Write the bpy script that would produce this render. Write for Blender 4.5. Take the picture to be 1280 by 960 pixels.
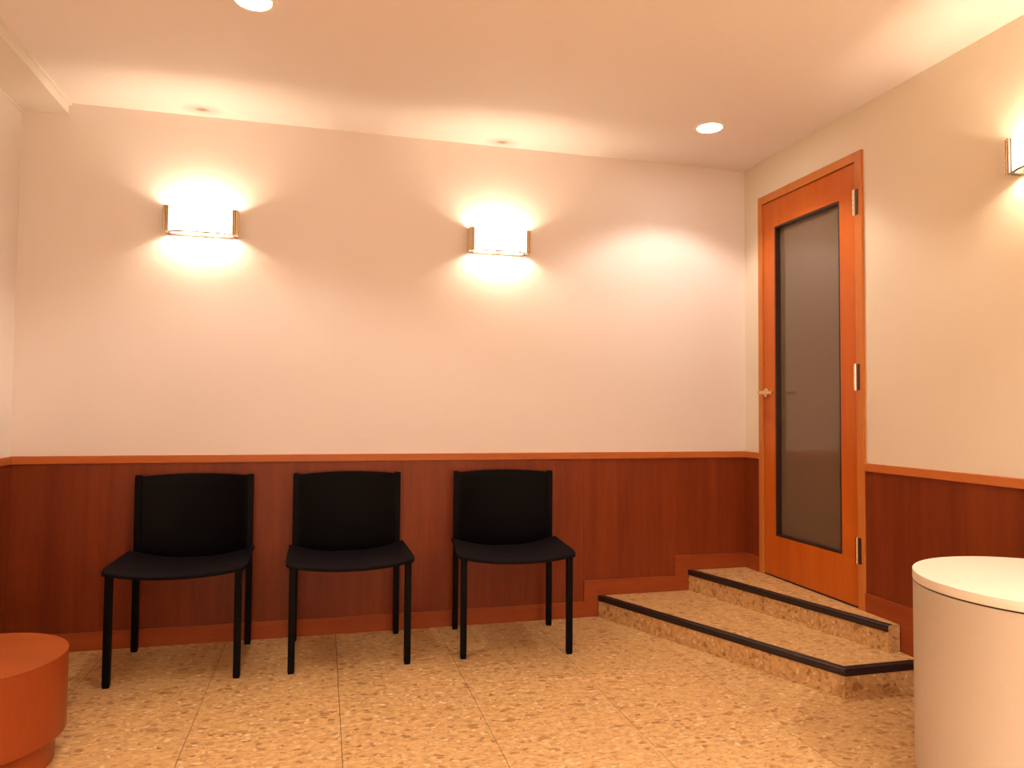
import bpy, bmesh, math, random
from mathutils import Vector, Matrix
random.seed(7)
for o in list(bpy.data.objects): bpy.data.objects.remove(o, do_unlink=True)
scene = bpy.context.scene
COL = scene.collection
PI = math.pi

# ------------------------------------------------------------------ camera
CAM = Vector((-2.2879, -3.6028, 1.07))
YAW, PIT, ROL = 0.2541, 0.0368, 0.0079
cd = bpy.data.cameras.new('camera'); cam = bpy.data.objects.new('camera', cd); COL.objects.link(cam)
fw = Vector((math.sin(YAW)*math.cos(PIT), math.cos(YAW)*math.cos(PIT), math.sin(PIT)))
rt = Vector((math.cos(YAW), -math.sin(YAW), 0)); up = rt.cross(fw)
r2 = rt*math.cos(ROL)+up*math.sin(ROL); u2 = -rt*math.sin(ROL)+up*math.cos(ROL)
M = Matrix((r2, u2, -fw)).transposed().to_4x4(); M.translation = CAM
cam.matrix_world = M
cd.sensor_width = 36; cd.lens = 906.5/1280*36; cd.clip_start = .02
scene.camera = cam

# ------------------------------------------------------------------ world, exposure
w = bpy.data.worlds.new('world'); scene.world = w; w.use_nodes = True
w.node_tree.nodes['Background'].inputs[0].default_value = (.9, .8, .7, 1)
w.node_tree.nodes['Background'].inputs[1].default_value = .02
vs = scene.view_settings
vs.view_transform = 'Standard'; vs.look = 'None'; vs.gamma = 1; vs.use_curve_mapping = False
vs.exposure = 0.60

LAMP = (1.0, .79, .55)        # lamp colour of the wall lights
LAMP_DOWN = (1.0, .865, .75)   # lamp colour of the downlights
SCONCE_W = 5.0                # each of the two bulbs in a wall light
SHADE_E = 3.0
DOWN_W = 25.0
DOWN_FILL_W = 90.0           # the downlights added as fill over the rear half of the room
DISC_E = 30.0

# room: back wall y=0, right wall x=0, floor z=0
H, D, XL, YF = 2.434, .855, -3.60, -6.2
SOZ, SOX = 2.380, XL+.185
S1, S2 = .108, .216
DY1, DY2, DTOP = -.143, -.929, 2.2365

# ------------------------------------------------------------------ helpers
def link(name, me, mat=None, parent=None):
    o = bpy.data.objects.new(name, me); COL.objects.link(o)
    if mat is not None: me.materials.append(mat)
    if parent is not None: o.parent = parent
    return o
def mesh(name, bm, mat=None, parent=None, smooth=False, bevel=0, seg=2, angle=35):
    bmesh.ops.recalc_face_normals(bm, faces=bm.faces)
    if bevel:
        es = [e for e in bm.edges if len(e.link_faces) == 2 and e.calc_face_angle(0) > math.radians(angle)]
        bmesh.ops.bevel(bm, geom=es, offset=bevel, segments=seg, profile=.5, affect='EDGES', clamp_overlap=True)
    me = bpy.data.meshes.new(name); bm.to_mesh(me); bm.free()
    if smooth:
        me.polygons.foreach_set('use_smooth', [True]*len(me.polygons))
        me.set_sharp_from_angle(angle=math.radians(angle))
    return link(name, me, mat, parent)
def box(bm, a, b):
    lo = [min(a[i], b[i]) for i in range(3)]; hi = [max(a[i], b[i]) for i in range(3)]
    v = [bm.verts.new((x, y, z)) for z in (lo[2], hi[2]) for y in (lo[1], hi[1]) for x in (lo[0], hi[0])]
    for f in ((0,2,3,1),(4,5,7,6),(0,1,5,4),(2,6,7,3),(0,4,6,2),(1,3,7,5)): bm.faces.new([v[i] for i in f])
    return bm
def B(a, b): return box(bmesh.new(), a, b)
def prism(bm, pts, vec):
    """closed prism: polygon of 3D points pushed along vec"""
    a = [bm.verts.new(p) for p in pts]; b = [bm.verts.new(Vector(p)+Vector(vec)) for p in pts]
    n = len(pts); bm.faces.new(a); bm.faces.new(b[::-1])
    for i in range(n): bm.faces.new((a[i], b[i], b[(i+1) % n], a[(i+1) % n]))
    return bm
def lathe(bm, prof, n=64, c=(0,0,0)):
    """closed profile loop or open profile starting and ending on the axis"""
    rings = []
    for r, z in prof:
        if r < 1e-6: rings.append([bm.verts.new((c[0], c[1], c[2]+z))])
        else: rings.append([bm.verts.new((c[0]+r*math.cos(2*PI*k/n), c[1]+r*math.sin(2*PI*k/n), c[2]+z)) for k in range(n)])
    for A, Bq in zip(rings, rings[1:]):
        for k in range(n):
            k2 = (k+1) % n
            q = [A[k % len(A)], A[k2 % len(A)], Bq[k2 % len(Bq)], Bq[k % len(Bq)]]
            u = []
            for v in q:
                if v not in u: u.append(v)
            if len(u) > 2: bm.faces.new(u)
    return bm
def tube(bm, a, b, r, n=16, r2=None):
    a, b = Vector(a), Vector(b); d = (b-a).normalized()
    x = d.orthogonal().normalized(); y = d.cross(x); r2 = r if r2 is None else r2
    A = [bm.verts.new(a+(x*math.cos(2*PI*k/n)+y*math.sin(2*PI*k/n))*r) for k in range(n)]
    C = [bm.verts.new(b+(x*math.cos(2*PI*k/n)+y*math.sin(2*PI*k/n))*r2) for k in range(n)]
    bm.faces.new(A[::-1]); bm.faces.new(C)
    for k in range(n): bm.faces.new((A[k], A[(k+1) % n], C[(k+1) % n], C[k]))
    return bm
def empty(name, loc, rz=0):
    o = bpy.data.objects.new(name, None); COL.objects.link(o); o.location = loc; o.rotation_euler = (0, 0, rz); o.empty_display_size = .1
    return o
def tag(o, label=None, cat=None, group=None, kind=None):
    for k, v in (('label', label), ('category', cat), ('group', group), ('kind', kind)):
        if v: o[k] = v
    return o
def copy_tree(o, parent=None):
    c = o.copy(); COL.objects.link(c)
    if parent is not None: c.parent = parent
    for ch in list(o.children): copy_tree(ch, c)
    return c
def clip(poly, n, d):
    """keep the part of a 2D convex polygon with n.p <= d"""
    out = []
    for i, p in enumerate(poly):
        q = poly[(i+1) % len(poly)]
        a = n[0]*p[0]+n[1]*p[1]-d; b = n[0]*q[0]+n[1]*q[1]-d
        if a <= 0: out.append(p)
        if a*b < 0:
            t = a/(a-b); out.append((p[0]+t*(q[0]-p[0]), p[1]+t*(q[1]-p[1])))
    return out

# ------------------------------------------------------------------ materials
def newmat(name):
    m = bpy.data.materials.new(name); m.use_nodes = True
    nt = m.node_tree; return m, nt, nt.nodes['Principled BSDF']
def N(nt, t, **kw):
    n = nt.nodes.new(t)
    for k, v in kw.items():
        if k in n.inputs: n.inputs[k].default_value = v
        else: setattr(n, k, v)
    return n
def coords(nt, scale, loc=(0,0,0)):
    tc = N(nt, 'ShaderNodeTexCoord'); mp = N(nt, 'ShaderNodeMapping')
    mp.inputs['Scale'].default_value = scale; mp.inputs['Location'].default_value = loc
    nt.links.new(tc.outputs['Object'], mp.inputs[0]); return mp.outputs[0]
def ramp(nt, src, stops, interp='LINEAR'):
    r = N(nt, 'ShaderNodeValToRGB'); cr = r.color_ramp; cr.interpolation = interp
    while len(cr.elements) < len(stops): cr.elements.new(.5)
    for e, (p, c) in zip(cr.elements, stops):
        e.position = p; e.color = (c[0], c[1], c[2], 1) if hasattr(c, '__len__') else (c, c, c, 1)
    nt.links.new(src, r.inputs[0]); return r.outputs[0]
def mix(nt, fac, a, b, mode='MIX'):
    m = N(nt, 'ShaderNodeMix', data_type='RGBA', blend_type=mode)
    for s, v in ((0, fac), (6, a), (7, b)):
        if hasattr(v, 'is_output') or isinstance(v, bpy.types.NodeSocket): nt.links.new(v, m.inputs[s])
        elif s == 0: m.inputs[0].default_value = v
        else: m.inputs[s].default_value = (*v[:3], 1)
    return m.outputs[2]
def noise(nt, vec, scale, detail=4, rough=.55, dist=0):
    n = N(nt, 'ShaderNodeTexNoise', Scale=scale, Detail=detail, Roughness=rough, Distortion=dist)
    nt.links.new(vec, n.inputs['Vector']); return n.outputs['Fac']
def bump(nt, bsdf, h, strength, dist=.002):
    b = N(nt, 'ShaderNodeBump', Strength=strength, Distance=dist)
    nt.links.new(h, b.inputs['Height']); nt.links.new(b.outputs[0], bsdf.inputs['Normal'])
def plain(name, c, rough=.5, metal=0, spec=.5, coat=0):
    m, nt, b = newmat(name)
    b.inputs['Base Color'].default_value = (*c, 1); b.inputs['Roughness'].default_value = rough
    b.inputs['Metallic'].default_value = metal; b.inputs['Specular IOR Level'].default_value = spec
    b.inputs['Coat Weight'].default_value = coat
    n = noise(nt, coords(nt, (1,1,1)), 60, 3)
    c2 = tuple(x*.965 for x in c)
    nt.links.new(ramp(nt, n, [(.3, c2), (.7, c)]), b.inputs['Base Color'])
    return m
def wood(name, dark, light, grain='Z', rough=.32, vary=.10, coat=.04):
    m, nt, b = newmat(name)
    sc = {'Z': (1, 1, .06), 'X': (.06, 1, 1), 'Y': (1, .06, 1), 'XY': (.08, .08, 1)}[grain]
    v = coords(nt, sc)
    a = noise(nt, v, 26, 5, .6, .4); f = noise(nt, v, 190, 3, .6); big = noise(nt, v, 4.5, 2, .5, .8)
    c = ramp(nt, a, [(.28, dark), (.72, light)])
    c = mix(nt, .35, c, ramp(nt, f, [(.35, dark), (.65, light)]))
    c = mix(nt, .45, c, ramp(nt, big, [(.3, dark), (.7, light)]))
    oi = N(nt, 'ShaderNodeObjectInfo')
    r = ramp(nt, oi.outputs['Random'], [(0, 1-vary), (1, 1.0)])
    c = mix(nt, 1, c, r, 'MULTIPLY')
    nt.links.new(c, b.inputs['Base Color'])
    b.inputs['Roughness'].default_value = rough; b.inputs['Specular IOR Level'].default_value = .28
    b.inputs['Coat Weight'].default_value = coat; b.inputs['Coat Roughness'].default_value = .25
    bump(nt, b, f, .05, .001)
    return m
def paint(name, c, stain=None):
    m, nt, b = newmat(name)
    v = coords(nt, (1, 1, 1))
    big = noise(nt, v, 1.6, 4, .6)
    fine = noise(nt, coords(nt, (1, 1, .35)), 160, 4, .7)
    col = ramp(nt, big, [(.3, tuple(x*.965 for x in c)), (.7, c)])
    col = mix(nt, .5, col, ramp(nt, fine, [(.3, tuple(x*.94 for x in c)), (.7, c)]))
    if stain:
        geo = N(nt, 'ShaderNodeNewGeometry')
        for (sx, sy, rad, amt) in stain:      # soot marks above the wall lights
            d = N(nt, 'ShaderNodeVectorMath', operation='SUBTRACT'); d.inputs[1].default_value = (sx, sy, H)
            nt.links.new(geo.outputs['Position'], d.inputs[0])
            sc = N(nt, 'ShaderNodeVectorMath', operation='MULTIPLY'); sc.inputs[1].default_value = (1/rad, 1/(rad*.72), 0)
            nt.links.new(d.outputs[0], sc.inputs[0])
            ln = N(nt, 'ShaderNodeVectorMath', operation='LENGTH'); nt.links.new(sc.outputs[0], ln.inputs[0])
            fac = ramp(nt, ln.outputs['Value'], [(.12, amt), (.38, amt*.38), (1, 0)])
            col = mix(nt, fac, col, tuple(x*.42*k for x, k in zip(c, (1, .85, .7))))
    nt.links.new(col, b.inputs['Base Color'])
    b.inputs['Roughness'].default_value = .75; b.inputs['Specular IOR Level'].default_value = .25
    bump(nt, b, fine, .12, .0015)
    return m
def vinyl(name, vary=.05, dull=1.0):
    m, nt, b = newmat(name)
    oi = N(nt, 'ShaderNodeObjectInfo')
    geo = N(nt, 'ShaderNodeNewGeometry')
    mp = N(nt, 'ShaderNodeMapping'); mp.inputs['Scale'].default_value = (.72, 1.15, 1.0); nt.links.new(geo.outputs['Position'], mp.inputs[0])
    v = mp.outputs[0]
    wob = N(nt, 'ShaderNodeTexNoise', Scale=30, Detail=4); nt.links.new(v, wob.inputs['Vector'])
    vv = N(nt, 'ShaderNodeVectorMath', operation='MULTIPLY_ADD'); vv.inputs[1].default_value = (.045,)*3
    nt.links.new(wob.outputs['Color'], vv.inputs[0]); nt.links.new(v, vv.inputs[2])
    base = noise(nt, vv.outputs[0], 48, 6, .72)
    g = dull
    c = ramp(nt, base, [(.30, (.34*g, .175*g, .062*g)), (.46, (.55*g, .315*g, .122*g)), (.58, (.65*g, .395*g, .165*g)), (.74, (.79*g, .545*g, .275*g))])
    for sc, thr, cc, amt in ((36, .26, (.27*g, .125*g, .04*g), .8), (20, .24, (.36*g, .185*g, .062*g), .85), (46, .24, (.84*g, .63*g, .37*g), .7), (70, .25, (.30*g, .15*g, .05*g), .7)):
        vo = N(nt, 'ShaderNodeTexVoronoi', Scale=sc); nt.links.new(vv.outputs[0], vo.inputs['Vector'])
        cs = N(nt, 'ShaderNodeSeparateColor'); nt.links.new(vo.outputs['Color'], cs.inputs[0])
        pick = ramp(nt, cs.outputs[0], [(.70, 0), (.74, 1)])
        near = ramp(nt, vo.outputs['Distance'], [(thr*1.1, 1), (thr*1.35, 0)])
        mu = N(nt, 'ShaderNodeMath', operation='MULTIPLY'); nt.links.new(pick, mu.inputs[0]); nt.links.new(near, mu.inputs[1])
        mu2 = N(nt, 'ShaderNodeMath', operation='MULTIPLY'); nt.links.new(mu.outputs[0], mu2.inputs[0]); mu2.inputs[1].default_value = amt
        c = mix(nt, mu2.outputs[0], c, cc)
    c = mix(nt, 1, c, ramp(nt, oi.outputs['Random'], [(0, 1-vary), (1, 1.0)]), 'MULTIPLY')
    nt.links.new(c, b.inputs['Base Color'])
    b.inputs['Roughness'].default_value = .42; b.inputs['Specular IOR Level'].default_value = .35
    bump(nt, b, base, .04, .001)
    return m
def emit(name, c, s):
    m, nt, b = newmat(name)
    b.inputs['Base Color'].default_value = (.9, .88, .82, 1); b.inputs['Roughness'].default_value = .35
    b.inputs['Emission Color'].default_value = (*c, 1); b.inputs['Emission Strength'].default_value = s
    return m

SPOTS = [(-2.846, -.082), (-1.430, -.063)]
M_wall = paint('wall_paint', (.83, .762, .725))
M_wall_r = paint('wall_paint_right', (.81, .72, .57))
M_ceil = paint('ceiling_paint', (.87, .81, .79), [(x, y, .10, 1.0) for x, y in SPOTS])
M_soff = paint('soffit_paint', (.84, .78, .72))
M_panel = wood('panel_veneer', (.13, .0185, .004), (.28, .054, .010), 'Z', .38)
M_rail_x = wood('rail_wood_x', (.42, .105, .022), (.62, .19, .045), 'X', .35)
M_rail_y = wood('rail_wood_y', (.42, .105, .022), (.62, .19, .045), 'Y', .35)
M_base_x = wood('base_wood_x', (.25, .044, .009), (.42, .092, .020), 'X', .35)
M_base_y = wood('base_wood_y', (.25, .044, .009), (.42, .092, .020), 'Y', .35)
M_door = wood('door_veneer', (.42, .080, .007), (.62, .150, .014), 'Z', .34, .03)
M_casing = wood('casing_wood', (.48, .14, .026), (.68, .24, .055), 'Z', .34, .03)
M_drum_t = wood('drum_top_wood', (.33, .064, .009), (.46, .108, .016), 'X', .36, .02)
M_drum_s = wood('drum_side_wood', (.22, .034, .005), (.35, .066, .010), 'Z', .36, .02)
M_tile = vinyl('vinyl_floor_tile')
M_step = vinyl('vinyl_step_tile', .06)
M_joint = plain('joint_dark', (.12, .06, .025), .9)
M_core = plain('step_core', (.16, .09, .04), .9)
M_nose = plain('nosing_rubber', (.018, .010, .010), .3)
M_black = plain('chair_black', (.0012, .0011, .0018), .5, 0, .08)
M_seat = plain('seat_black', (.0034, .0024, .0046), .65, 0, .10)
M_leg = plain('leg_black', (.0016, .0014, .0024), .5, 0, .10)
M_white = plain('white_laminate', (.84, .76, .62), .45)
M_white_shaded = plain('white_laminate_shaded', (.55, .455, .335), .5)  # lid's white darkened: shade on the upright side put into the colour
M_groove = plain('groove_brown', (.05, .012, .006), .8)
M_brass = plain('brass', (.82, .64, .38), .22, 1)
M_chrome = plain('chrome', (.86, .80, .70), .18, 1)
M_bronze = plain('dark_bronze', (.11, .075, .045), .35, .8)
M_bead = plain('glazing_bead', (.030, .012, .008), .4)
M_lampw = plain('lamp_white', (.85, .8, .7), .5)
M_shade = emit('opal_glass', (1, .93, .78), SHADE_E)
M_bulb = emit('bulb', (1, .88, .65), 20)
M_disc = emit('downlight_lens', (1, .97, .90), DISC_E)
def smoked():
    m, nt, b = newmat('smoked_glass')
    v = coords(nt, (1, 1, 1)); n = noise(nt, v, 14, 3)
    nt.links.new(ramp(nt, n, [(.3, (.150, .098, .060)), (.7, (.154, .101, .062))]), b.inputs['Base Color'])
    b.inputs['Roughness'].default_value = .09; b.inputs['IOR'].default_value = 1.7
    return m
M_glass = smoked()

# ------------------------------------------------------------------ structure
def struct(name, bm, mat, **kw):
    return tag(mesh(name, bm, mat, **kw), kind='structure')
T = .12
floor = struct('floor', B((XL-T, YF-T, -.10), (T, T, -.005)), M_joint)
TS, X0, Y0 = .4855, -2.2135, -.30
kx0, kx1 = math.floor((XL-X0)/TS), math.ceil((0-X0)/TS)
ky0, ky1 = math.floor((YF-Y0)/TS), math.ceil((0-Y0)/TS)
shared = {}
GX, GY = .0011, .0005
for i in range(kx0, kx1):
    for j in range(ky0, ky1):
        a = max(X0+i*TS+GX, XL+.001); b = min(X0+(i+1)*TS-GX, -.001)
        c = max(Y0+j*TS+GY, YF+.001); d = min(Y0+(j+1)*TS-GY, -.001)
        if b-a < .01 or d-c < .01: continue
        key = (round(b-a, 4), round(d-c, 4))
        if key not in shared:
            o = mesh('floor_tile', B((0, 0, -.005), (b-a, d-c, 0)), M_tile, floor); shared[key] = o.data
        else: o = link('floor_tile', shared[key], None, floor)
        o.location = (a, c, 0)
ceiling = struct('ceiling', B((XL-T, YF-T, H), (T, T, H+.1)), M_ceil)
sof = struct('trim_1', B((XL, YF, SOZ), (SOX, 0, H)), M_soff)
bm = bmesh.new(); box(bm, (SOX, YF, H-.012), (SOX+.012, 0, H)); box(bm, (SOX, YF, SOZ), (SOX+.004, 0, SOZ+.01))
struct('trim_2', bm, M_soff, bevel=.002)
struct('trim_3', B((XL, YF, SOZ-.010), (XL+.010, 0, SOZ)), M_soff, bevel=.003)

wall_back = struct('wall_back', B((XL-T, 0, 0), (T, T, H)), M_wall)
wall_left = struct('wall_left', B((XL-T, YF, 0), (XL, 0, H)), M_wall)
wall_front = struct('wall_front', B((XL-T, YF-T, 0), (T, YF, H)), M_wall)
bm = bmesh.new()
box(bm, (0, DY1-.008, 0), (T, 0, H)); box(bm, (0, YF, 0), (T, DY2+.008, H)); box(bm, (0, DY2+.008, DTOP-.008), (T, DY1-.008, H)); box(bm, (0, DY2+.008, 0), (T, DY1-.008, S2))
wall_right = struct('wall_right', bm, M_wall_r)

# wainscot panels, cap rails
PT = .006
seams = [0, -.962, -1.905, -2.848, XL]
for a, b in zip(seams, seams[1:]):
    mesh('wood_panel', B((b+.0001, -PT, .0), (a-.0001, 0, .82)), M_panel, wall_back, bevel=.0008, seg=1)
ys = [DY2, DY2-.94, DY2-1.88, DY2-2.82, DY2-3.76, DY2-4.70, YF]
ys = [y for y in ys if y >= YF]
mesh('wood_panel', B((-PT, DY1+.0008, .0), (0, -PT, .82)), M_panel, wall_right, bevel=.0008, seg=1)
for a, b in zip(ys, ys[1:]):
    mesh('wood_panel', B((-PT, b+.0008, .0), (0, a-.0008, .82)), M_panel, wall_right, bevel=.0008, seg=1)
yl = [-PT, -.96, -1.91, -2.86, -3.81, -4.76, -5.71, YF]
for a, b in zip(yl, yl[1:]):
    mesh('wood_panel', B((XL, b+.0008, .0), (XL+PT, a-.0008, .82)), M_panel, wall_left, bevel=.0008, seg=1)
RT = .014
mesh('cap_rail', B((XL, -RT, .82), (0, 0, D)), M_rail_x, wall_back, bevel=.003)
mesh('cap_rail', B((-RT, DY1, .82), (0, -RT, D)), M_rail_y, wall_right, bevel=.003)
mesh('cap_rail', B((-RT, YF, .82), (0, DY2, D)), M_rail_y, wall_right, bevel=.003)
mesh('cap_rail', B((XL, YF, .82), (XL+RT, -RT, D)), M_rail_y, wall_left, bevel=.003)

# baseboards: the back one climbs with the steps
BH, BT = .080, .013
XA, XB = -.880, -.360          # where the step fronts meet the back wall
def pXZ(pts, y0, y1): return prism(bmesh.new(), [(x, y0, z) for x, z in pts], (0, y1-y0, 0))
struct('baseboard_back', pXZ([(XL+BT, 0), (XA, 0), (XA, S1), (XB, S1), (XB, S2), (-BT, S2), (-BT, S2+BH), (XB-BH, S2+BH), (XB-BH, S1+BH), (XA-BH, S1+BH), (XA-BH, BH), (XL+BT, BH)], -BT, -PT), M_base_x, bevel=.0015)
def pYZ(pts, x0, x1): return prism(bmesh.new(), [(x0, y, z) for y, z in pts], (x1-x0, 0, 0))
YA, YB = -1.125, -1.245
bm = pYZ([(DY2, S2), (YA, S2), (YA, S1), (YB, S1), (YB, 0), (YF, 0), (YF, BH), (YB-BH, BH), (YB-BH, S2+BH), (DY2, S2+BH)], -BT, -PT)
box(bm, (-BT, DY1, S2), (-PT, 0, S2+BH))
struct('baseboard_right', bm, M_base_y, bevel=.0015)
struct('baseboard_left', B((XL+PT, YF, 0), (XL+BT, 0, BH)), M_base_y, bevel=.0015)

# ------------------------------------------------------------------ door
door = tag(empty('door_1', (0, (DY1+DY2)/2, S2)), kind='structure')
def dchild(name, bm, mat, parent=door, **kw):
    o = mesh(name, bm, mat, None, **kw); o.parent = parent
    par = door.location if parent is door else door.location
    if parent is door: o.matrix_parent_inverse = Matrix.Translation(-door.location)
    return o
CW, CP = .042, .012
dchild('casing', B((-CP, DY1-.036, S2), (.10, DY1, DTOP)), M_casing, bevel=.002)
dchild('casing', B((-CP, DY2, S2), (.10, DY2+CW, DTOP)), M_casing, bevel=.002)
dchild('casing', B((-CP, DY2+CW, DTOP-.042), (.10, DY1-.036, DTOP)), M_casing, bevel=.002)
LY1, LY2, LZ1, LZ2 = DY1-.039, DY2+CW+.003, DTOP-.046, S2+.008
GY1, GY2, GZ2, GZ1 = -.280, -.778, .432, 2.050
LX0, LX1 = -.004, .044
def frame(bm, x0, x1, o, i):
    (oy1, oy2, oz1, oz2), (iy1, iy2, iz1, iz2) = o, i
    O = [(oy1, oz1), (oy2, oz1), (oy2, oz2), (oy1, oz2)]; I = [(iy1, iz1), (iy2, iz1), (iy2, iz2), (iy1, iz2)]
    vo = [[bm.verts.new((x, y, z)) for y, z in O] for x in (x0, x1)]; vi = [[bm.verts.new((x, y, z)) for y, z in I] for x in (x0, x1)]
    for k in range(4):
        l = (k+1) % 4
        bm.faces.new((vo[0][k], vo[0][l], vi[0][l], vi[0][k])); bm.faces.new((vo[1][k], vi[1][k], vi[1][l], vo[1][l]))
        bm.faces.new((vo[0][k], vo[1][k], vo[1][l], vo[0][l])); bm.faces.new((vi[0][k], vi[0][l], vi[1][l], vi[1][k]))
    return bm
dchild('leaf', frame(bmesh.new(), LX0, LX1, (LY1, LY2, LZ1, LZ2), (GY1, GY2, GZ1, GZ2)), M_door, bevel=.0015)
g = .010
dchild('glazing_bead', frame(bmesh.new(), LX0+.001, LX1-.002, (GY1-.0002, GY2+.0002, GZ1-.0002, GZ2+.0002), (GY1-g, GY2+g, GZ1-g, GZ2+g)), M_bead, bevel=.001)
dchild('threshold', B((-.0035, DY2+CW, S2+.0004), (.10, DY1-.036, S2+.0065)), M_groove)
dchild('glass_pane', B((.026, GY1-.004, GZ1-.004), (.031, GY2+.004, GZ2+.004)), M_glass)
for z in (2.008, 1.230, .470):
    bm = bmesh.new()
    for k in range(5):
        tube(bm, (-.014, LY2-.0015, z-.057+k*.0230), (-.014, LY2-.0015, z-.057+k*.0230+.0215), .0080, 14)
    tube(bm, (-.014, LY2-.0015, z-.060), (-.014, LY2-.0015, z+.060), .0035, 10)
    hg = dchild('hinge', bm, M_chrome, smooth=True)
    mesh('hinge_plate', B((-.0145, LY2-.012, z-.057), (-.0118, LY2-.026, z+.057)), M_bronze, hg)
HZ, HYc = 1.176, -.213
bm = bmesh.new(); tube(bm, (LX0, HYc, HZ), (LX0-.009, HYc, HZ), .024, 32); tube(bm, (LX0-.009, HYc, HZ), (LX0-.012, HYc, HZ), .024, 32, .020)
hd = dchild('door_handle', bm, M_brass, smooth=True)
bm = bmesh.new(); tube(bm, (LX0-.011, HYc, HZ), (-.058, HYc, HZ), .0085, 20); tube(bm, (-.050, HYc+.010, HZ), (-.052, HYc-.115, HZ-.002), .009, 20, .0075)
lv = mesh('lever', bm, M_brass, hd, smooth=True)

# ------------------------------------------------------------------ steps
def sweep_piece(path, i, prof):
    """prof: (outward offset, z) closed loop; piece i of an open polyline, mitred"""
    n = len(path); nor = []
    for k in range(n-1):
        d = Vector(path[k+1])-Vector(path[k]); d.normalize(); nor.append(Vector((d.y, -d.x)))
    def off(k):
        if k == 0: return nor[0]
        if k == n-1: return nor[-1]
        m = nor[k-1]+nor[k]; return m/(m.dot(nor[k]))
    bm = bmesh.new(); L = []
    for k in (i, i+1):
        L.append([bm.verts.new((path[k][0]+off(k).x*o, path[k][1]+off(k).y*o, z)) for o, z in prof])
    m = len(prof); bm.faces.new(L[0][::-1]); bm.faces.new(L[1])
    for k in range(m): bm.faces.new((L[0][k], L[0][(k+1) % m], L[1][(k+1) % m], L[1][k]))
    return bm
def wall_strip(a, b, z0, z1, t, out):
    """thin slab standing on segment a-b, thickness t pushed outwards"""
    return prism(bmesh.new(), [(a[0], a[1], z0), (b[0], b[1], z0), (b[0], b[1], z1), (a[0], a[1], z1)], (out[0]*t, out[1]*t, 0))
def build_step(label, front, end, zb, zt, cuts, nose_segments):
    # front: 2 points back -> near ; end: point on the right wall
    root = empty('step', ((front[0][0]+front[1][0])/2, (front[0][1]+front[1][1])/2, zb))
    tag(root, label, 'step', 'tiled steps up to the door')
    inv = Matrix.Translation(-root.location)
    def ch(o): o.parent = root; o.matrix_parent_inverse = inv; return o
    path = [front[0], front[1], end]
    poly = [front[0], front[1], end, (-.001, -BT-.001)]
    if True: poly[0] = front[0]
    tt = .003
    nrm = []
    for a, b in zip(path, path[1:]):
        d = (Vector(b)-Vector(a)).normalized(); nrm.append(Vector((d.y, -d.x)))
    # core set back behind the tiles
    core = poly
    for nn, a in zip(nrm, path): core = clip(core, nn, nn.dot(Vector(a))-tt)
    ch(mesh('core', prism(bmesh.new(), [(x, y, zb) for x, y in core], (0, 0, zt-zb-tt)), M_core))
    # tread tiles
    top = poly
    for s, nn, a in zip(nose_segments, nrm, path): top = clip(top, nn, nn.dot(Vector(a))-(.030 if s else 0))
    for hi, lo in zip(cuts, cuts[1:]):
        q = clip(clip(top, (0, 1), hi-.0005), (0, -1), -lo-.0005)
        if len(q) < 3: continue
        ch(mesh('tread_tile', prism(bmesh.new(), [(x, y, zt-tt) for x, y in q], (0, 0, tt)), M_step))
    # riser tiles
    zr = zt-.026
    for k, (a, b) in enumerate(zip(path, path[1:])):
        a, b = Vector(a), Vector(b); L = (b-a).length; u = (b-a)/L; nn = nrm[k]
        n = max(1, round(L/TS)); pos = [min(L, TS*q) for q in range(n)]+[L]
        if L < .12: pos = [0, L]
        z1 = zr if nose_segments[k] else zt-.0005
        for s0, s1 in zip(pos, pos[1:]):
            p, q = a+u*(s0+.0006)-nn*tt, a+u*(s1-.0006)-nn*tt
            ch(mesh('riser_tile', wall_strip(p, q, zb, z1, tt, nn), M_step))
    # ribbed rubber nosing
    prof = [(-.030, zt-.004), (-.030, zt+.0012), (-.024, zt+.0022), (-.020, zt+.0008), (-.016, zt+.0022), (-.012, zt+.0008), (-.008, zt+.0022),
            (-.001, zt+.0022), (.0035, zt-.001), (.0045, zt-.007), (.0035, zt-.010), (.0045, zt-.013), (.0035, zt-.017), (.0045, zt-.021), (.003, zt-.0255), (-.003, zt-.0255), (-.003, zt-.004)]
    for k, s in enumerate(nose_segments):
        if s: ch(mesh('nosing', sweep_piece(path if all(nose_segments) else path[:2], k, prof), M_nose))
    return root
build_step('wide lower step with black nosing along its front and short end', [(XA, -BT-.001), (-.374, YB)], (-.001-BT, YB), 0, S1, [0, -.30, -.785, -1.30], [True, True])
build_step('narrow wedge-shaped upper step right below the door', [(XB, -BT-.001), (-.070, YA)], (-.001-BT, YA), S1, S2, [0, -.42, -.90, -1.30], [True, False])

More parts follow.
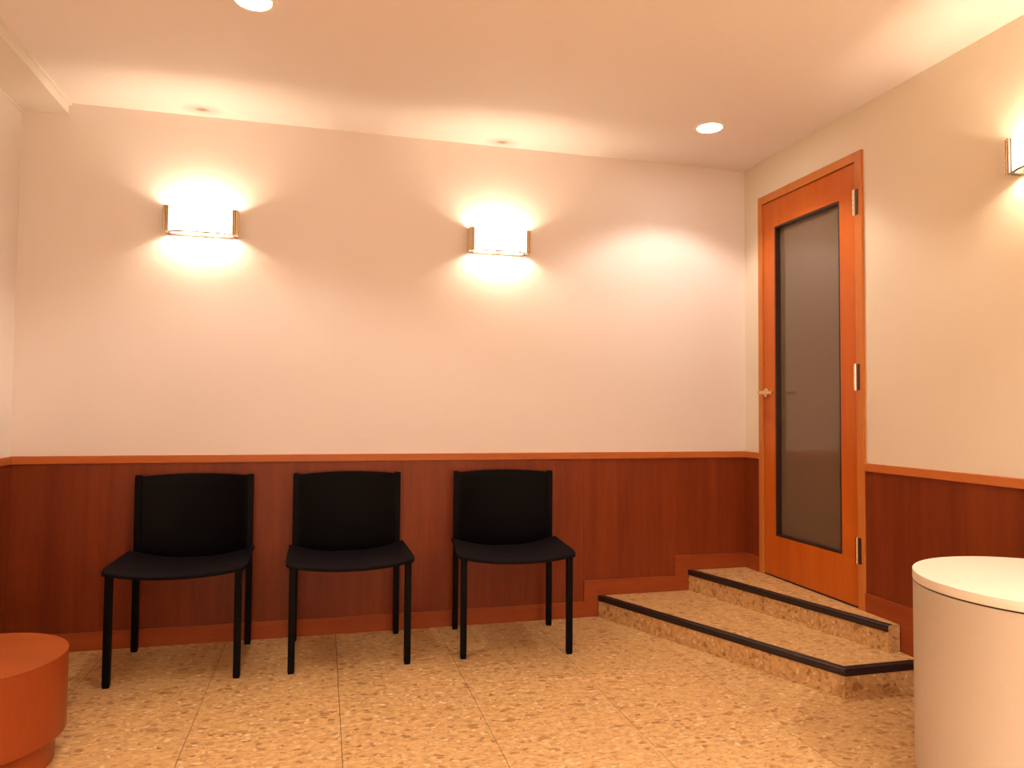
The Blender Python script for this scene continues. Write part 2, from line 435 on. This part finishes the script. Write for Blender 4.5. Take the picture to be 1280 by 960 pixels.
# ------------------------------------------------------------------ chairs
def make_chair():
    root = empty('side_chair', (0, 0, 0))
    LX, LF, LB, hw = .2345, -.214, .214, .0135
    for sx in (-1, 1):
        for ly, top in ((LF, .430), (LB, .771)):
            bm = bmesh.new()
            box(bm, (sx*LX-hw, ly-hw, .006), (sx*LX+hw, ly+hw, top))
            lg = mesh('leg', bm, M_leg, root, bevel=.003)
            mesh('glide', B((sx*LX-hw+.002, ly-hw+.002, 0), (sx*LX+hw-.002, ly+hw-.002, .0065)), M_black, lg)
    def sheet(f, nu, nv, t):
        bm = bmesh.new(); P = []
        for s in (0, 1):
            P.append([[bm.verts.new(f(u/nu, v/nv, s*t)) for v in range(nv+1)] for u in range(nu+1)])
        for u in range(nu):
            for v in range(nv):
                bm.faces.new((P[0][u][v], P[0][u+1][v], P[0][u+1][v+1], P[0][u][v+1]))
                bm.faces.new((P[1][u][v], P[1][u][v+1], P[1][u+1][v+1], P[1][u+1][v]))
        for u in range(nu):
            for v in (0, nv): bm.faces.new((P[0][u][v], P[0][u+1][v], P[1][u+1][v], P[1][u][v]))
        for v in range(nv):
            for u in (0, nu): bm.faces.new((P[0][u][v], P[0][u][v+1], P[1][u][v+1], P[1][u][v]))
        return bm
    def seat_f(u, v, t):
        x = (u*2-1); y = -.247+v*.437
        w_ = .264-.004*v
        if v < .12: w_ -= .010*(1-v/.12)**2
        s = .024+.018*v
        z = .449-s*(1-abs(x)**2.2)-.006*max(0, .25-v)/.25
        return (x*w_, y-.010*(1-x*x)*(1-v), z-t)
    mesh('seat', sheet(seat_f, 24, 14, .014), M_seat, root, smooth=True, bevel=.003)
    def back_f(u, v, t):
        x = u*2-1
        zb = .432-.040*(1-abs(x)**2.4)
        zt = .766+.009*(1-x*x); z = zb+(zt-zb)*v
        return (x*.2205, .206+.036*(1-x*x)-.002*v+t, z)
    mesh('backrest', sheet(back_f, 24, 8, .009), M_black, root, smooth=True, bevel=.002)
    for sx in (-1, 1):
        mesh('seat_rail', B((sx*LX-.010, LF+hw, .408), (sx*LX+.010, LB-hw, .430)), M_leg, root)
    bm = bmesh.new(); box(bm, (-LX+hw, LB-.016, .385), (LX-hw, LB-.002, .404))
    mesh('cross_rail', bm, M_leg, root)
    return root
G = 'black chairs along the back wall'
c1 = make_chair()
for k, (x, y, r, lab) in enumerate([(-2.839, -.280, 0, 'black four-legged chair nearest the round wooden stool, left of three'),
                                    (-2.166, -.280, math.radians(.9), 'black four-legged chair in the middle of the row of three'),
                                    (-1.4325, -.291, math.radians(-5.3), 'black four-legged chair nearest the steps, turned slightly to the right')]):
    c = c1 if k == 0 else copy_tree(c1)
    c.location = (x, y, 0); c.rotation_euler = (0, 0, r); tag(c, lab, 'chair', G)

# ------------------------------------------------------------------ round stool and round cabinet
R = .255
t = tag(empty('round_stool', (-3.29, -1.104, 0)), 'round orange wooden drum stool on a recessed plinth by the left wall', 'stool')
mesh('plinth', lathe(bmesh.new(), [(0, 0), (R-.030, 0), (R-.030, .095), (0, .095)], 96), M_drum_s, t, smooth=True)
mesh('body', lathe(bmesh.new(), [(0, .09), (R, .09), (R, .3235), (0, .3235)], 96), M_drum_s, t, smooth=True)
mesh('top', lathe(bmesh.new(), [(0, .3235), (R-.0008, .3235), (R+.0004, .3245), (R-.0006, .3258), (0, .3258)], 96), M_drum_t, t, smooth=True)
R = .3235
t = tag(empty('round_cabinet', (-.386, -2.058, 0)), 'white round drum table with a thin lid beside the right wall', 'table')
mesh('plinth', lathe(bmesh.new(), [(0, 0), (R-.035, 0), (R-.035, .082), (0, .082)], 128), M_groove, t, smooth=True)
mesh('body', lathe(bmesh.new(), [(0, .080), (R-.001, .080), (R-.001, .594), (0, .594)], 128), M_white_shaded, t, smooth=True)
mesh('shadow_gap', lathe(bmesh.new(), [(0, .594), (R-.006, .594), (R-.006, .599), (0, .599)], 128), M_groove, t, smooth=True)
mesh('lid', lathe(bmesh.new(), [(0, .599), (R-.0005, .599), (R, .600), (R, .6235), (R-.0015, .625), (0, .625)], 128), M_white, t, smooth=True)

# ------------------------------------------------------------------ wall lights
def make_sconce():
    """back on the plane y=0, faces -y, centred on x=0, z=0"""
    root = empty('wall_light', (0, 0, 0))
    h = .0585
    mesh('back_plate', B((-.128, -.004, -h+.006), (.128, 0, h-.006)), M_lampw, root)
    n = 24; bm = bmesh.new(); P = []
    for s in (0, .004):
        row = []
        for k in range(n+1):
            x = -1+2*k/n
            y = -.056-.024*(1-abs(x)**4.0)+s
            row.append([bm.verts.new((x*.1335, y, z)) for z in (-h, h)])
        P.append(row)
    for k in range(n):
        a, b = P[0], P[1]
        bm.faces.new((a[k][0], a[k+1][0], a[k+1][1], a[k][1])); bm.faces.new((b[k][0], b[k][1], b[k+1][1], b[k+1][0]))
        for z in (0, 1): bm.faces.new((a[k][z], b[k][z], b[k+1][z], a[k+1][z]))
    for k in (0, n): bm.faces.new((P[0][k][0], P[0][k][1], P[1][k][1], P[1][k][0]))
    mesh('glass_shade', bm, M_shade, root, smooth=True)
    for sx in (-1, 1):
        bm = bmesh.new(); box(bm, (sx*.134, -.064, -h), (sx*.1565, 0, h))
        ec = mesh('end_cap', bm, M_bronze, root, bevel=.001)
        for q in range(3):
            bm = bmesh.new(); x = sx*(.1375+.0078*q); tube(bm, (x, -.0645, -h-.001), (x, -.0645, h+.001), .0030, 14)
            mesh('fluted_rod', bm, M_chrome if q != 1 else M_brass, ec, smooth=True)
        for q in range(4):
            bm = bmesh.new(); y = -.056+.014*q; tube(bm, (sx*.157, y, -h), (sx*.157, y, h), .0042, 12)
            mesh('fluted_rod', bm, M_brass, ec, smooth=True)
    bm = bmesh.new(); box(bm, (-.134, -.008, -h-.004), (.134, -.003, -h+.004)); 
    mesh('bottom_bar', bm, M_groove, root)
    bm = bmesh.new(); rows = []
    for k in range(n+1):
        x = -1+2*k/n; y = -.056-.024*(1-abs(x)**4.0)
        rows.append([bm.verts.new((x*.1338, y+dy, -h+dz)) for dy, dz in ((-.0014, -.002), (-.0014, .003), (.0052, .003), (.0052, -.002))])
    for p, q in zip(rows, rows[1:]):
        for e in range(4): bm.faces.new((p[e], q[e], q[(e+1) % 4], p[(e+1) % 4]))
    bm.faces.new(rows[0]); bm.faces.new(rows[-1])
    mesh('glass_rim', bm, M_bronze, root, smooth=True)
    mesh('holder_baffle', B((-.018, -.052, -.045), (.018, -.004, .045)), M_lampw, root, bevel=.003)  # unseen block between the bulbs, shaped to cut the fans of light
    for sx in (-1, 1):
        bm = bmesh.new(); bmesh.ops.create_uvsphere(bm, u_segments=16, v_segments=10, radius=.011)
        bmesh.ops.translate(bm, verts=bm.verts, vec=(sx*.055, -.044, 0)); tube(bm, (sx*.018, -.044, 0), (sx*.048, -.044, 0), .006, 12)
        b = mesh('bulb', bm, M_bulb, root, smooth=True); b.visible_shadow = True
        for sz in (-1, 1):
            ld = bpy.data.lights.new('bulb_light', 'POINT'); ld.energy = SCONCE_W/2; ld.color = LAMP; ld.shadow_soft_size = .006
            lo = bpy.data.objects.new('bulb_light', ld); COL.objects.link(lo); lo.parent = root; lo.location = (sx*.055, -.044, sz*.019)
    return root
GS = 'opal glass wall lights'
FILL_WALL = 'added opal glass fill light on the walls behind the viewpoint'  # unseen wall lights, added to brighten the room
s1 = make_sconce()
for k, (x, y, z, r, lab) in enumerate([(-2.845, 0, 1.929, 0, 'lit opal glass wall light above the chair nearest the stool'),
                                       (-1.433, 0, 1.932, 0, 'lit opal glass wall light above the chair nearest the steps'),
                                       (0, -1.822, 1.943, -PI/2, 'lit opal glass wall light cut off by the right picture edge'),
                                       (0, -3.6, 1.943, -PI/2, FILL_WALL), (0, -5.3, 1.943, -PI/2, FILL_WALL),
                                       (XL, -2.9, 1.943, PI/2, FILL_WALL), (XL, -4.7, 1.943, PI/2, FILL_WALL),
                                       (-2.7, YF, 1.943, PI, FILL_WALL), (-.9, YF, 1.943, PI, FILL_WALL)]):
    s = s1 if k == 0 else copy_tree(s1)
    s.location = (x, y, z); s.rotation_euler = (0, 0, r); tag(s, lab, 'wall lamp', GS)

# ------------------------------------------------------------------ recessed downlights
def make_down(watts):
    root = empty('downlight', (0, 0, 0))
    mesh('trim_ring', lathe(bmesh.new(), [(.0585, .0), (.0585, -.0035), (.066, -.006), (.076, -.004), (.078, -.0005), (.078, 0)], 64), M_lampw, root, smooth=True)
    mesh('lens', lathe(bmesh.new(), [(0, -.002), (.058, -.0012), (.058, -.0005), (0, -.0005)], 64), M_disc, root, smooth=True)
    ld = bpy.data.lights.new('downlight_lamp', 'SPOT'); ld.energy = watts; ld.color = LAMP_DOWN; ld.shadow_soft_size = .055
    ld.spot_size = math.radians(122); ld.spot_blend = .35
    lo = bpy.data.objects.new('downlight_lamp', ld); COL.objects.link(lo); lo.parent = root; lo.location = (0, 0, -.012)
    return root
GD = 'recessed ceiling downlights'
FILL_DOWN = 'added round fill downlight in the ceiling behind the viewpoint'  # unseen downlights, added to lift the overall brightness
d1 = make_down(DOWN_W); d2 = make_down(DOWN_FILL_W); rear_used = False
for k, (x, y, lab) in enumerate([(-.519, -.520, 'round recessed downlight in the ceiling near the door'),
                                 (-2.537, -1.085, 'round recessed downlight at the top edge above the chairs'),
                                 (-.55, -3.3, FILL_DOWN),
                                 (-2.5, -3.9, FILL_DOWN),
                                 (-1.6, -4.2, FILL_DOWN), (-2.9, -4.4, FILL_DOWN), (-.7, -4.6, FILL_DOWN), (-2.2, -5.0, FILL_DOWN),
                                 (-3.0, -5.5, FILL_DOWN), (-1.2, -5.4, FILL_DOWN)]):
    if lab == FILL_DOWN: d = copy_tree(d2) if rear_used else d2; rear_used = True
    else: d = d1 if k == 0 else copy_tree(d1)
    d.location = (x, y, H); tag(d, lab, 'ceiling light', GD)
